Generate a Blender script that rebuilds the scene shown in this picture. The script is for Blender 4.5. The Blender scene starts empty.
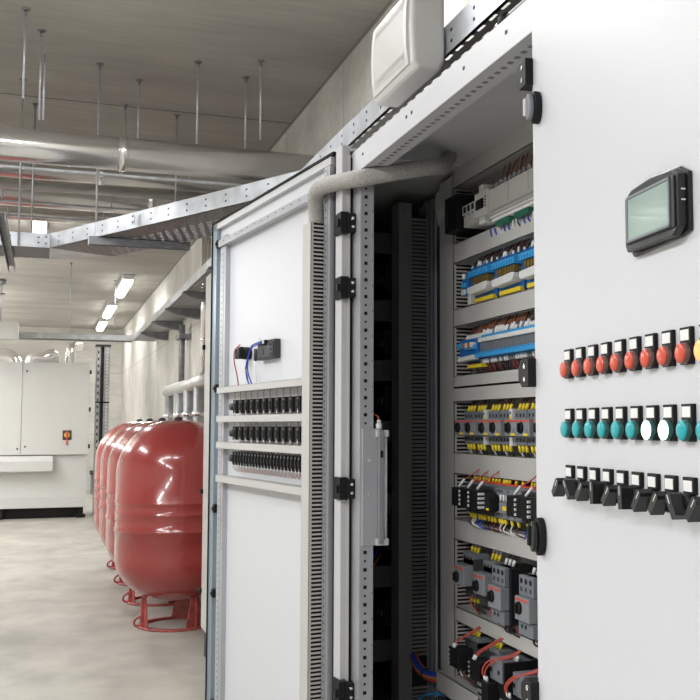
import bpy, bmesh, math, random
from mathutils import Vector, Matrix
random.seed(4)
S = bpy.context.scene
COL = S.collection
R = math.radians

# ------------------------------------------------------------------ materials
def new_mat(name):
    m = bpy.data.materials.new(name); m.use_nodes = True
    nt = m.node_tree
    return m, nt, nt.nodes['Principled BSDF']

def noise_col(nt, scale, c1, c2, detail=4, stretch=(1, 1, 1), coord='Object', lo=.35, hi=.65):
    tc = nt.nodes.new('ShaderNodeTexCoord'); mp = nt.nodes.new('ShaderNodeMapping')
    mp.inputs['Scale'].default_value = stretch
    n = nt.nodes.new('ShaderNodeTexNoise'); n.inputs['Scale'].default_value = scale; n.inputs['Detail'].default_value = detail
    r = nt.nodes.new('ShaderNodeValToRGB')
    r.color_ramp.elements[0].position = lo; r.color_ramp.elements[0].color = (*c1, 1)
    r.color_ramp.elements[1].position = hi; r.color_ramp.elements[1].color = (*c2, 1)
    nt.links.new(tc.outputs[coord], mp.inputs[0]); nt.links.new(mp.outputs[0], n.inputs['Vector'])
    nt.links.new(n.outputs['Fac'], r.inputs[0])
    return n, r, mp

def mat(name, col, rough=.5, metal=0., spec=.5, noise=0., scale=20, bump=0., bscale=300, coat=0., emit=None, estr=0., stretch=(1, 1, 1)):
    m, nt, b = new_mat(name)
    b.inputs['Base Color'].default_value = (*col, 1)
    b.inputs['Roughness'].default_value = rough
    b.inputs['Metallic'].default_value = metal
    b.inputs['Coat Weight'].default_value = coat
    b.inputs['Specular IOR Level'].default_value = spec
    b.inputs['Coat Roughness'].default_value = .08
    if True:
        k = noise if noise else .006
        n, r, mp = noise_col(nt, scale, tuple(c * (1 - k) for c in col), tuple(min(1, c * (1 + k)) for c in col), stretch=stretch)
        nt.links.new(r.outputs[0], b.inputs['Base Color'])
    if bump:
        n2, r2, mp2 = noise_col(nt, bscale, (0, 0, 0), (1, 1, 1), stretch=stretch)
        bp = nt.nodes.new('ShaderNodeBump'); bp.inputs['Strength'].default_value = bump; bp.inputs['Distance'].default_value = .002
        nt.links.new(n2.outputs['Fac'], bp.inputs['Height']); nt.links.new(bp.outputs[0], b.inputs['Normal'])
    if emit:
        b.inputs['Emission Color'].default_value = (*emit, 1); b.inputs['Emission Strength'].default_value = estr
    return m

M = {}
M['white'] = mat('powder_white', (.585, .60, .63), .42, bump=.12, bscale=420)
M['light'] = mat('powder_light_grey', (.50, .50, .51), .42)
M['beige'] = mat('powder_pale_grey', (.60, .60, .58), .45)
M['duct'] = mat('grey_pvc', (.47, .465, .45), .5)
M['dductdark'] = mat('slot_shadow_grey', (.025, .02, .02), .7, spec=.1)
M['plate'] = mat('zinc_mounting_plate', (.42, .42, .42), .45, .3)
M['black'] = mat('black_plastic', (.010, .010, .011), .5, spec=.22)
M['blacks'] = mat('black_gloss', (.012, .012, .013), .3, spec=.4)
M['rubber'] = mat('black_rubber', (.012, .012, .012), .7, spec=.2)
M['dgrey'] = mat('dark_grey_plastic', (.05, .052, .056), .5, spec=.3)
M['mgrey'] = mat('grey_device_plastic', (.17, .185, .205), .5)
M['grey'] = mat('slate_grey_plastic', (.215, .23, .25), .5)
M['bluegrey'] = mat('blue_reflection_steel', (.25, .31, .36), .35, .5)  # blue tint stands for a reflection on the door's edge strip
M['alu'] = mat('anodised_profile', (.46, .47, .50), .38, .55, noise=.05, scale=6)
M['galv'] = mat('galvanised_steel', (.50, .52, .55), .38, .5, noise=.18, scale=9)
M['galvd'] = mat('dull_galvanised_steel', (.22, .225, .24), .5, .4, noise=.2, scale=14)
M['chrome'] = mat('zinc_chrome', (.75, .75, .76), .25, .9)
M['red'] = mat('red_enamel', (.33, .045, .041), .22, coat=.7, noise=.06, scale=2)
M['redrust'] = mat('worn_red_paint', (.34, .07, .06), .45, noise=.3, scale=22)
M['cwhite'] = mat('device_white', (.66, .66, .645), .45)
M['blue'] = mat('terminal_blue', (.02, .14, .42), .4)
M['lblue'] = mat('terminal_light_blue', (.04, .33, .68), .4)
M['olive'] = mat('brass_terminal', (.25, .17, .05), .4, .4)
M['yellow'] = mat('yellow_marker', (.75, .58, .03), .5)
M['orange'] = mat('copper_orange_wire', (.42, .13, .04), .5)
M['wred'] = mat('red_wire', (.42, .06, .04), .45)
M['wbrown'] = mat('dark_brown_wire', (.10, .025, .02), .45)
M['wblue'] = mat('blue_wire', (.01, .05, .36), .4)
M['wblack'] = mat('black_wire', (.012, .012, .012), .45)
M['ferrule'] = mat('white_ferrule', (.72, .72, .74), .4)
M['green'] = mat('green_connector', (.02, .12, .07), .4)
M['redstripe'] = mat('red_stripe', (.60, .07, .05), .45)
M['label'] = mat('paper_label', (.78, .78, .77), .6)
M['lensred'] = mat('red_lens', (.62, .075, .038), .3, coat=.3)
M['lensredrim'] = mat('smoky_red_collar', (.16, .09, .08), .35)
M['lensgreen'] = mat('green_lens', (.0, .36, .40), .3, coat=.3)
M['lensgreenrim'] = mat('smoky_green_collar', (.03, .10, .095), .35)
M['litgreen'] = mat('lit_green_lens', (.6, .95, .85), .3, emit=(.72, 1., .90), estr=2.4)
M['litred'] = mat('lit_orange_lens', (.9, .3, .08), .3, emit=(1., .42, .16), estr=1.1)
M['tube'] = mat('lamp_tube_glass', (.75, .78, .80), .15)
M['diff'] = mat('lit_diffuser', (1, 1, 1), .5, emit=(1., .98, .94), estr=14.)
M['conduit'] = mat('braided_grey_sleeve', (.36, .35, .33), .75, noise=.25, scale=260, bump=.8, bscale=260)
M['insul'] = mat('white_pipe_jacket', (.56, .56, .54), .35, .45, noise=.06, scale=5)
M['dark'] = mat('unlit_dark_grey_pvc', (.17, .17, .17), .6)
M['screen'] = None

# screen: grey green LCD
m, nt, b = new_mat('lcd_screen')
n, r, mp = noise_col(nt, 5, (.22, .32, .29), (.33, .44, .40), detail=1)
b.inputs['Roughness'].default_value = .12; nt.links.new(r.outputs[0], b.inputs['Base Color'])
b.inputs['Coat Weight'].default_value = .6; M['screen'] = m

# foil cladding: wavy bright metal
m, nt, b = new_mat('aluminium_cladding')
b.inputs['Base Color'].default_value = (.80, .785, .76, 1); b.inputs['Metallic'].default_value = .85; b.inputs['Roughness'].default_value = .2
n, r, mp = noise_col(nt, 2.2, (.25,) * 3, (1,) * 3, detail=2, stretch=(.5, 2.2, 2.2))
bp = nt.nodes.new('ShaderNodeBump'); bp.inputs['Strength'].default_value = .22; bp.inputs['Distance'].default_value = .05
nt.links.new(n.outputs['Fac'], bp.inputs['Height']); nt.links.new(bp.outputs[0], b.inputs['Normal'])
M['foil'] = m

# concrete (ceiling / wall) in world-sized object coordinates
def concrete(name, c1, c2, seams, rough=.85):
    """seams: list of (axis 0/1/2, period, offset, width)"""
    m, nt, b = new_mat(name); b.inputs['Roughness'].default_value = rough
    n, r, mp = noise_col(nt, 1.6, c1, c2, detail=8, stretch=(.6, 1.6, 1.4), lo=.3, hi=.7)
    n2, r2, mp2 = noise_col(nt, 9, (.91,) * 3, (1.05,) * 3, detail=8, stretch=(.35, 2.4, 2.4), lo=.3, hi=.7)
    mul = nt.nodes.new('ShaderNodeMixRGB'); mul.blend_type = 'MULTIPLY'; mul.inputs[0].default_value = 1
    nt.links.new(r.outputs[0], mul.inputs[1]); nt.links.new(r2.outputs[0], mul.inputs[2])
    out = mul.outputs[0]
    tc = nt.nodes.new('ShaderNodeTexCoord'); sp = nt.nodes.new('ShaderNodeSeparateXYZ'); nt.links.new(tc.outputs['Object'], sp.inputs[0])
    for ax, per, off, w, dk in seams:
        a = nt.nodes.new('ShaderNodeMath'); a.operation = 'ADD'; a.inputs[1].default_value = off + 1000 * per
        nt.links.new(sp.outputs[ax], a.inputs[0])
        mo = nt.nodes.new('ShaderNodeMath'); mo.operation = 'MODULO'; mo.inputs[1].default_value = per; nt.links.new(a.outputs[0], mo.inputs[0])
        lt = nt.nodes.new('ShaderNodeMath'); lt.operation = 'LESS_THAN'; lt.inputs[1].default_value = w; nt.links.new(mo.outputs[0], lt.inputs[0])
        mx = nt.nodes.new('ShaderNodeMixRGB'); nt.links.new(lt.outputs[0], mx.inputs[0]); nt.links.new(out, mx.inputs[1])
        mx.inputs[2].default_value = (*[c * dk for c in c1], 1); out = mx.outputs[0]
    nt.links.new(out, b.inputs['Base Color'])
    bp = nt.nodes.new('ShaderNodeBump'); bp.inputs['Strength'].default_value = .25; bp.inputs['Distance'].default_value = .01
    nt.links.new(n2.outputs['Fac'], bp.inputs['Height']); nt.links.new(bp.outputs[0], b.inputs['Normal'])
    return m
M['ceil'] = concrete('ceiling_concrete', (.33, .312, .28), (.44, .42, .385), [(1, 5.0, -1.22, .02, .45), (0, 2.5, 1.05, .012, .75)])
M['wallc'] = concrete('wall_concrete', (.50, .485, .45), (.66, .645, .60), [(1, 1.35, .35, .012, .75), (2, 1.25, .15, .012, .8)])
m, nt, b = new_mat('floor_screed'); b.inputs['Roughness'].default_value = .55
n, r, mp = noise_col(nt, 1.3, (.33, .315, .275), (.47, .45, .40), detail=10, lo=.3, hi=.7)
n2, r2, mp2 = noise_col(nt, 4.2, (.84,) * 3, (1.06,) * 3, detail=12, stretch=(1, .7, 1), lo=.32, hi=.6)
mul = nt.nodes.new('ShaderNodeMixRGB'); mul.blend_type = 'MULTIPLY'; mul.inputs[0].default_value = 1
nt.links.new(r.outputs[0], mul.inputs[1]); nt.links.new(r2.outputs[0], mul.inputs[2]); nt.links.new(mul.outputs[0], b.inputs['Base Color'])
M['floor'] = m

# perforated sheet: holes are really open
def perforated(name, sx, sy, col):
    m, nt, b = new_mat(name)
    b.inputs['Base Color'].default_value = (*col, 1); b.inputs['Metallic'].default_value = .6; b.inputs['Roughness'].default_value = .45
    tc = nt.nodes.new('ShaderNodeTexCoord'); mp = nt.nodes.new('ShaderNodeMapping'); mp.inputs['Scale'].default_value = (sx, sy, 1)
    br = nt.nodes.new('ShaderNodeTexBrick'); br.inputs['Scale'].default_value = 1; br.inputs['Mortar Size'].default_value = .19
    br.inputs['Mortar Smooth'].default_value = 0; br.inputs['Brick Width'].default_value = 1.; br.inputs['Row Height'].default_value = .55
    nt.links.new(tc.outputs['Object'], mp.inputs[0]); nt.links.new(mp.outputs[0], br.inputs['Vector'])
    nt.links.new(br.outputs['Fac'], b.inputs['Alpha'])
    return m
M['perf'] = perforated('perforated_tray_sheet', 14, 18, (.16, .155, .155))
M['galvm'] = mat('mid_galvanised_steel', (.40, .41, .42), .45, .4, noise=.15, scale=9)  # galvanised steel in a darker, mid grey

# ------------------------------------------------------------------ mesh builder
class MB:
    def __init__(s): s.bm = bmesh.new(); s.mats = []
    def mi(s, m):
        if m not in s.mats: s.mats.append(m)
        return s.mats.index(m)
    def _tag(s, faces, m, smooth=False):
        i = s.mi(m)
        for f in faces: f.material_index = i; f.smooth = smooth
    def box(s, a, b, m='light'):
        x0, y0, z0 = a; x1, y1, z1 = b
        if x0 > x1: x0, x1 = x1, x0
        if y0 > y1: y0, y1 = y1, y0
        if z0 > z1: z0, z1 = z1, z0
        v = [s.bm.verts.new(p) for p in ((x0, y0, z0), (x1, y0, z0), (x1, y1, z0), (x0, y1, z0), (x0, y0, z1), (x1, y0, z1), (x1, y1, z1), (x0, y1, z1))]
        fs = [s.bm.faces.new([v[i] for i in q]) for q in ((3, 2, 1, 0), (4, 5, 6, 7), (0, 1, 5, 4), (1, 2, 6, 5), (2, 3, 7, 6), (3, 0, 4, 7))]
        s._tag(fs, m); return s
    def prism(s, pts, axis, a, b, m='light', smooth=False):
        """pts 2D polygon in the other two axes (x: (y,z), y: (x,z), z: (x,y))"""
        def P(p, t):
            return {'x': (t, p[0], p[1]), 'y': (p[0], t, p[1]), 'z': (p[0], p[1], t)}[axis]
        A = [s.bm.verts.new(P(p, a)) for p in pts]; B = [s.bm.verts.new(P(p, b)) for p in pts]
        n = len(pts); caps = [s.bm.faces.new(A), s.bm.faces.new(B[::-1])]
        sides = [s.bm.faces.new([A[i], B[i], B[(i + 1) % n], A[(i + 1) % n]]) for i in range(n)]
        s._tag(caps, m); s._tag(sides, m, smooth); return s
    def cyl(s, p, q, r, m='light', n=16, r2=None, smooth=True):
        p, q = Vector(p), Vector(q); d = (q - p).normalized()
        u = d.orthogonal().normalized(); w = d.cross(u); r2 = r if r2 is None else r2
        A = [s.bm.verts.new(p + (u * math.cos(t) + w * math.sin(t)) * r) for t in [2 * math.pi * i / n for i in range(n)]]
        B = [s.bm.verts.new(q + (u * math.cos(t) + w * math.sin(t)) * r2) for t in [2 * math.pi * i / n for i in range(n)]]
        s._tag([s.bm.faces.new(A[::-1]), s.bm.faces.new(B)], m)
        s._tag([s.bm.faces.new([A[i], A[(i + 1) % n], B[(i + 1) % n], B[i]]) for i in range(n)], m, smooth); return s
    def tube(s, pts, r, m='light', n=8, sub=4):
        P = [Vector(p) for p in pts]
        if sub > 1 and len(P) > 2:
            Q = []
            for i in range(len(P) - 1):
                p0 = P[max(i - 1, 0)]; p1 = P[i]; p2 = P[i + 1]; p3 = P[min(i + 2, len(P) - 1)]
                for k in range(sub):
                    t = k / sub
                    Q.append(.5 * ((2 * p1) + (p2 - p0) * t + (2 * p0 - 5 * p1 + 4 * p2 - p3) * t * t + (3 * p1 - p0 - 3 * p2 + p3) * t ** 3))
            Q.append(P[-1]); P = Q
        rings = []; u = None
        for i, p in enumerate(P):
            d = (P[min(i + 1, len(P) - 1)] - P[max(i - 1, 0)]).normalized()
            if u is None: u = d.orthogonal().normalized()
            else:
                u = (u - d * u.dot(d)).normalized()
            w = d.cross(u)
            rings.append([s.bm.verts.new(p + (u * math.cos(t) + w * math.sin(t)) * r) for t in [2 * math.pi * k / n for k in range(n)]])
        fs = []
        for a, b in zip(rings, rings[1:]):
            fs += [s.bm.faces.new([a[i], a[(i + 1) % n], b[(i + 1) % n], b[i]]) for i in range(n)]
        s._tag(fs, m, True); s._tag([s.bm.faces.new(rings[0][::-1]), s.bm.faces.new(rings[-1])], m); return s
    def lathe(s, prof, o=(0, 0, 0), m='light', n=32, axis='z', caps=True):
        o = Vector(o); rings = []
        for r, z in prof:
            ring = []
            for k in range(n):
                t = 2 * math.pi * k / n; a, b = r * math.cos(t), r * math.sin(t)
                ring.append(s.bm.verts.new(o + Vector({'z': (a, b, z), 'y': (a, z, b), 'x': (z, a, b)}[axis])))
            rings.append(ring)
        fs = []
        for a, b in zip(rings, rings[1:]):
            fs += [s.bm.faces.new([a[i], a[(i + 1) % n], b[(i + 1) % n], b[i]]) for i in range(n)]
        s._tag(fs, m, True)
        if caps: s._tag([s.bm.faces.new(rings[0][::-1]), s.bm.faces.new(rings[-1])], m, False)
        return s
    def rot(s, ang, axis, c):
        bmesh.ops.rotate(s.bm, verts=s.bm.verts, cent=Vector(c), matrix=Matrix.Rotation(R(ang), 3, axis)); return s
    def build(s, name, parent=None, bevel=0., seg=2):
        bmesh.ops.recalc_face_normals(s.bm, faces=s.bm.faces)
        me = bpy.data.meshes.new(name); s.bm.to_mesh(me); s.bm.free()
        for k in s.mats: me.materials.append(M[k])
        o = bpy.data.objects.new(name, me); COL.objects.link(o)
        if parent: o.parent = parent
        if bevel:
            b = o.modifiers.new('bevel', 'BEVEL'); b.width = bevel; b.segments = seg; b.limit_method = 'ANGLE'; b.angle_limit = R(40)
        return o

def tag(o, label=None, cat=None, group=None, kind=None):
    for k, v in (('label', label), ('category', cat), ('group', group), ('kind', kind)):
        if v: o[k] = v
    return o
def thing(name, label, cat, loc=(0, 0, 0), rz=0, group=None):
    o = bpy.data.objects.new(name, None); COL.objects.link(o); o.empty_display_size = .05
    o.location = loc; o.rotation_euler = (0, 0, R(rz)); tag(o, label, cat, group); return o
def kids(o): return [c for c in bpy.data.objects if c.parent == o]
def copy_tree(o, parent=None):
    c = o.copy(); COL.objects.link(c); c.parent = parent
    for ch in kids(o): copy_tree(ch, c)
    return c
def again(src, loc, label, rz=None):
    c = copy_tree(src); c.location = loc
    if rz is not None: c.rotation_euler = (0, 0, R(rz))
    c['label'] = label; return c
class Frame:
    """vertical working plane: x to the viewer's right along it, y into it, z up"""
    def __init__(s, ox, oy, ang): s.ox, s.oy, s.ang = ox, oy, ang
    def w(s, x, y, z=0):
        c, i = math.cos(R(s.ang)), math.sin(R(s.ang))
        return (s.ox + x * c - y * i, s.oy + x * i + y * c, z)
ORD = ['first', 'second', 'third', 'fourth', 'fifth', 'sixth', 'seventh', 'eighth', 'ninth', 'tenth', 'eleventh', 'twelfth', 'thirteenth', 'fourteenth']

DL = Frame(.85, 2.95, -82)        # inner face of the wide-open door
DR = Frame(.86, 1.70, -96.7)      # outer face of the near door
IN = Frame(1.35, 3.05, -90)       # mounting plate inside the cabinet
WALLX, CEIL, BACK = 1.47, 3.25, 21.2

# ------------------------------------------------------------------ room
def struct(name, a, b, m): return tag(MB().box(a, b, m).build(name), kind='structure')
struct('floor', (-4.2, -3, -.1), (WALLX + .15, BACK + .15, 0), 'floor')
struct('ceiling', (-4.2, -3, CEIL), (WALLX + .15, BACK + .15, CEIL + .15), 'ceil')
struct('wall_right', (WALLX, -3, 0), (WALLX + .15, BACK, CEIL), 'wallc')
struct('wall_back', (-4.2, BACK, 0), (WALLX + .15, BACK + .15, CEIL), 'wallc')
struct('wall_left', (-4.2, -3, 0), (-4.05, BACK, CEIL), 'wallc')

# ------------------------------------------------------------------ ceiling lights
def batten(loc, label, L, power, up=0):
    t = thing('fluorescent_light', label, 'ceiling light', loc, 0, 'fluorescent battens under the ceiling')
    MB().box((-.07, -L / 2, .02), (.07, L / 2, .09), 'cwhite').build('housing', t, .008)
    MB().prism([(-.065, .02), (-.055, -.02), (0, -.035), (.055, -.02), (.065, .02)], 'y', -L / 2 + .02, L / 2 - .02, 'diff').build('diffuser', t)
    ld = bpy.data.lights.new('batten_lamp', 'AREA'); ld.shape = 'RECTANGLE'; ld.size = .14; ld.size_y = L; ld.energy = power; ld.color = (.98, .985, 1)
    lo = bpy.data.objects.new('batten_lamp', ld); COL.objects.link(lo); lo.parent = t; lo.location = (0, 0, -.045)
    if up:
        l2 = bpy.data.lights.new('added_uplight', 'AREA'); l2.shape = 'RECTANGLE'; l2.size = .14; l2.size_y = L; l2.energy = up; l2.color = (1, .985, .96)  # unseen upward light added to brighten the far ceiling
        l3 = bpy.data.objects.new('added_uplight', l2); COL.objects.link(l3); l3.parent = t; l3.location = (0, 0, .10); l3.rotation_euler = (math.pi, 0, 0)
        for q in (-.4, .4): MB().cyl((0, L * q, .09), (0, L * q, CEIL - loc[2]), .004, 'galv', 6).build('suspension_wire', t)
    return t
LZ = CEIL - .09
batten((-.09, 9.9, LZ), 'lit fluorescent batten seen behind the cable tray bend at the left', 1.1, 25)
batten((.98, 14.1, LZ), 'lit fluorescent batten nearest of the far three along the right wall', 1.6, 14)
batten((.97, 17.1, LZ), 'lit fluorescent batten in the middle of the far three by the right wall', 1.6, 14)
batten((.98, 19.7, LZ), 'lit fluorescent batten farthest away, close to the back wall', 1.4, 14)
for k, (y, pw, up) in enumerate([(-1.4, 100, 0), (.9, 85, 0), (3.2, 55, 0), (6.8, 75, 0), (9.8, 80, 70), (13, 100, 110), (16, 110, 110), (19, 100, 90)]):
    batten((-1.9, y, LZ - (.5 if up else 0)), 'lit fluorescent batten, %s from the front over the aisle' % ORD[k], 1.5, pw, up)  # far ones hang lower, out of view, to carry the added uplight

cross = batten((-.95, 3.95, LZ), 'added unseen fluorescent batten set crosswise for the highlight on the big pipe', 1.4, 32)  # unseen batten added to put a highlight on the big pipe
cross.rotation_euler = (0, 0, R(90))
cross = batten((.62, 3.7, LZ), 'added unseen fluorescent batten set crosswise above the open cabinet, widening the pipe highlight', 1.3, 22)  # second unseen batten, added to broaden that pipe highlight
cross.rotation_euler = (0, 0, R(90))

# ------------------------------------------------------------------ wiring duct helper (local frame of a plane)
def hduct(mb, x0, x1, z0, z1, d=.08, y0=0., slots=True, m='duct'):
    mb.box((x0, y0 - d, z0), (x1, y0 - d + .003, z1), m)             # cover
    mb.box((x0, y0 - .003, z0), (x1, y0, z1), m)                     # back
    if not slots:
        mb.box((x0, y0 - d, z0), (x1, y0, z1), m); return mb
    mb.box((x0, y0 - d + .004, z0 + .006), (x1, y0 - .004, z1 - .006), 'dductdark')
    n = int((x1 - x0) / .0125)
    for k in range(n + 1):
        x = x0 + k * .0125
        mb.box((x, y0 - d + .002, z0 + .0015), (min(x + .0075, x1), y0 - .002, z1 - .0015), m)
    mb.box((x0, y0 - d, z0), (x1, y0 - d + .012, z0 + .002), m); mb.box((x0, y0 - d, z1 - .002), (x1, y0 - d + .012, z1), m)
    return mb
def vduct(mb, x0, x1, z0, z1, d=.08, y0=0., pitch=.0125, m='duct', dm='dductdark'):
    mb.box((x0, y0 - d, z0), (x1, y0 - d + .003, z1), m)
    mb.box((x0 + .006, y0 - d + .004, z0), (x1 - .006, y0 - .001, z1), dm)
    n = int((z1 - z0) / pitch)
    for k in range(n + 1):
        z = z0 + k * pitch
        mb.box((x0 + .0015, y0 - d + .002, z), (x1 - .0015, y0 - .002, min(z + pitch * .42, z1)), m)
    for xa, xb in ((x0, x0 + .002), (x1 - .002, x1)):
        mb.box((xa, y0 - d, z0), (xb, y0 - d + .010, z1), m); mb.box((xa, y0 - .010, z0), (xb, y0, z1), m)
    return mb

# ================================================================== OPEN CABINET
cab = thing('electrical_cabinet', 'tall open control cabinet with its wired mounting plate showing beside the button door', 'electrical cabinet', (.87, 1.66, 0))
def cb(mb, name, bevel=0, parent=None):          # parts given in world coordinates
    o = mb.build(name, parent or cab, bevel)
    if parent is None: o.matrix_parent_inverse = Matrix.Translation((-.87, -1.66, 0))
    return o
mb = MB().box((.87, 1.66, 2.063), (.89, 2.90, 2.132), 'white')
mb.box((.87, 1.66, 2.060), (.935, 2.90, 2.0632), 'light')
for k in range(38):
    y = 1.69 + k * .032
    mb.box((.898, y, 2.0592), (.910, y + .013, 2.0600), 'mgrey')
for y in (2.02, 2.36, 2.40, 2.78, 1.80):
    mb.box((.869, y, 2.098), (.870, y + .010, 2.106), 'black')
cb(mb, 'top_rail')
mb = MB().box((.925, 1.66, 2.152), (1.45, 2.975, 2.175), 'light')
cb(mb, 'roof')
cb(MB().box((.90, 1.66, 2.066), (.930, 2.9, 2.152), 'light'), 'roof_edge')
cb(MB().box((.885, 1.66, 2.134), (.905, 2.9, 2.147), 'rubber'), 'roof_gasket')
# far post: smooth channel and a face of punched holes turned to the opening
mb = MB().box((.872, 2.813, .1), (.913, 2.845, 2.063), 'alu')
mb.box((.872, 2.845, .1), (.89, 2.90, 2.063), 'alu')
mb.box((.906, 2.8115, .1), (.913, 2.83, 2.063), 'alu')
for k in range(78):
    z = .13 + k * .025
    h = .003 if k % 2 else .005
    mb.box((.889 - h, 2.8122, z - h), (.889 + h, 2.813, z + h), 'black')
    if k % 3 == 0: mb.box((.9085, 2.8108, z + .006), (.9105, 2.8115, z + .011), 'dgrey')
cb(mb, 'frame_post')
cb(MB().box((.866, 2.895, .1), (.874, 2.912, 2.12), 'rubber').box((.853, 2.886, .1), (.862, 3.0, 2.118), 'light').box((.862, 2.92, .1), (.90, 2.975, 2.12), 'light'), 'channel_strip')
mb = MB().box((.872, 1.665, .1), (.92, 1.694, 2.063), 'white')
cb(mb, 'door_post')
cb(MB().box((.88, 1.66, .1), (1.45, 3.0, .14), 'light'), 'cabinet_floor')
cb(MB().box((.89, 1.66, 0), (1.44, 2.95, .1), 'dgrey'), 'plinth')
cb(MB().box((1.353, 1.66, .14), (1.37, 3.18, 2.15), 'plate'), 'mounting_plate')
cb(MB().box((1.43, 1.66, .14), (1.45, 2.975, 2.15), 'light'), 'back_panel')
cb(MB().box((.94, 1.62, .1), (1.45, 1.65, 2.15), 'light'), 'side_panel')

# wiring ducts across the mounting plate
def inpart(mb, name, bevel=0, parent=None):
    o = mb.build(name, parent or cab, bevel)
    w = IN.w(0, 0)
    if parent is None:
        o.location = (w[0] - .87, w[1] - 1.66, 0); o.rotation_euler = (0, 0, R(IN.ang))
    return o
for z0, z1, d in ((2.090, 2.156, .08), (1.835, 1.900, .08), (1.623, 1.680, .08), (1.4235, 1.461, .08), (1.376, 1.4205, .082), (1.142, 1.210, .08),
               (.929, .996, .08), (.669, .714, .08)):
    inpart(hduct(MB(), 0, 1.38, z0, z1, d), 'wiring_duct')
inpart(hduct(MB(), -.10, 1.38, .425, .490, .105), 'wiring_duct')
mb = vduct(MB(), -.125, -.002, .485, 2.135, .08)
inpart(mb, 'vertical_wiring_duct')
inpart(MB().prism([(-.15, 2.10), (-.002, 2.135), (-.002, 2.02), (-.125, 1.985)], 'y', -.086, -.082, 'duct'), 'duct_cover_joint')
for k, (z) in enumerate((1.96, 1.75, 1.53, 1.29, 1.08, .82, .57)):
    inpart(MB().box((.02, -.022, z - .0175), (1.36, -.002, z + .0175), 'chrome'), 'mounting_rail')

# ------------------------------------------------------------------ open door (child of the cabinet)
door = MB()
door.box((-1.285, 0, .12), (-.012, .004, 2.13), 'white')              # skin
door.box((-1.287, -.022, .11), (-1.280, .006, 2.150), 'rubber')
door.box((-1.287, -.022, 2.143), (-.012, .006, 2.151), 'rubber')
door.box((-1.279, -.018, .115), (-1.225, 0, 2.14), 'bluegrey')
door.box((-1.279, -.018, 2.118), (-.036, 0, 2.142), 'light')
door = door.build('door', cab)
w = DL.w(0, 0); door.location = (w[0] - .87, w[1] - 1.66, 0); door.rotation_euler = (0, 0, R(DL.ang))
def dpart(mb, name, bevel=0): return mb.build(name, door, bevel)
dpart(MB().box((-.020, -.012, .11), (-.006, .006, 2.150), 'rubber'), 'gasket')
dpart(MB().box((-.008, -.014, .11), (.012, .006, 2.140), 'alu').box((.012, -.022, .11), (.058, .006, 2.155), 'light'), 'hinge_side_profile', .002)
def perf_v(x0, x1, z0, z1, y=-.03):
    mb = MB().box((x0, y, z0), (x1, 0, z1), 'alu')
    xm = x0 + (x1 - x0) * .35
    n = int((z1 - z0) / .025)
    for k in range(n): mb.box((xm - .0025, y - .0006, z0 + .015 + k * .025), (xm + .0025, y, z0 + .022 + k * .025), 'dgrey')
    mb.box((x0 + (x1 - x0) * .62, y - .0005, z0), (x0 + (x1 - x0) * .68, y, z1), 'mgrey')
    return mb
dpart(perf_v(-1.165, -1.095, .13, 2.075, -.02), 'perforated_rail', .002)
dpart(perf_v(-.072, -.026, .13, 2.11, -.026), 'perforated_rail', .002)
mb = MB().box((-1.165, -.030, 2.030), (-.075, 0, 2.058), 'alu')
for k in range(14): mb.box((-1.10 + k * .075, -.0308, 2.046), (-1.092 + k * .075, -.030, 2.051), 'dgrey')
dpart(mb, 'perforated_rail', .002)
for z in (2.05, 1.45, .96, .62, .18): dpart(MB().box((-1.215, -.026, z - .017), (-1.190, -.004, z + .017), 'black').cyl((-1.20, -.026, z), (-1.20, -.033, z), .008, 'blacks', 12), 'latch_roller', .003)
for z0, z1 in ((1.426, 1.451), (1.311, 1.338), (1.206, 1.234), (1.073, 1.102)):
    dpart(hduct(MB(), -1.128, -.140, z0, z1, .040), 'wiring_duct')
dpart(vduct(MB(), -.136, -.073, .13, 1.935, .070, pitch=.0128), 'vertical_wiring_duct')
HZ = (1.91, 1.713, 1.112, .521)
for z in HZ:
    h = MB().box((.817, 2.868, z - .012), (.828, 2.885, z + .010), 'black')
    h.box((.826, 2.864, z - .033), (.852, 2.93, z + .033), 'black').box((.848, 2.858, z - .028), (.873, 2.90, z + .028), 'black')
    for q in (-.013, .013): h.cyl((.862, 2.858, z + q), (.862, 2.856, z + q), .0045, 'chrome', 10)
    cb(h, 'hinge', .003)

# contact blocks on the open door
def at(fr, x, y, z): return fr.w(x, y, z)
def contact_block(double=False):
    t = thing('contact_block', 'x', 'switch contact block', (0, 0, 0), DL.ang, 'contact blocks behind the buttons on the open door')
    units = (-.0155, .0155) if double else (0,)
    b = MB()
    for c in units:
        w = .0125 if double else .023
        b.box((c - w, -.030, -.021), (c + w, 0, .021), 'rubber').box((c - w + .003, -.036, -.0255), (c + w - .003, -.012, .0255), 'rubber')
        b.box((c - w * .5, -.0385, -.012), (c + w * .5, -.035, .012), 'rubber')
        for q in (-1, 1): b.cyl((c, -.0372, q * .018), (c, -.0358, q * .018), .0035, 'mgrey', 8)
        b.box((c - .0015, -.0392, -.006), (c + .0015, -.0384, .006), 'dgrey')
    b.build('block_body', t, .004)
    for c in units:
        MB().tube([(c, -.034, .025), (c - .002, -.034, .036), (c + random.uniform(-.008, .006), -.034, .046), (c + random.uniform(-.008, .004), -.030, .058)], .0011, 'wbrown', 5).build('wire', t)
        MB().tube([(c + .006, -.034, -.024), (c + .007, -.036, -.034), (c + .002, -.02, -.050)], .0012, 'wred', 5).build('wire', t)
        MB().cyl((c + .006, -.036, -.022), (c + .0065, -.038, -.031), .0022, 'ferrule', 6).build('ferrule', t)
    return t
cbk = contact_block(); cbk2 = contact_block(True)
first = {0: cbk, 2: cbk2}
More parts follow.
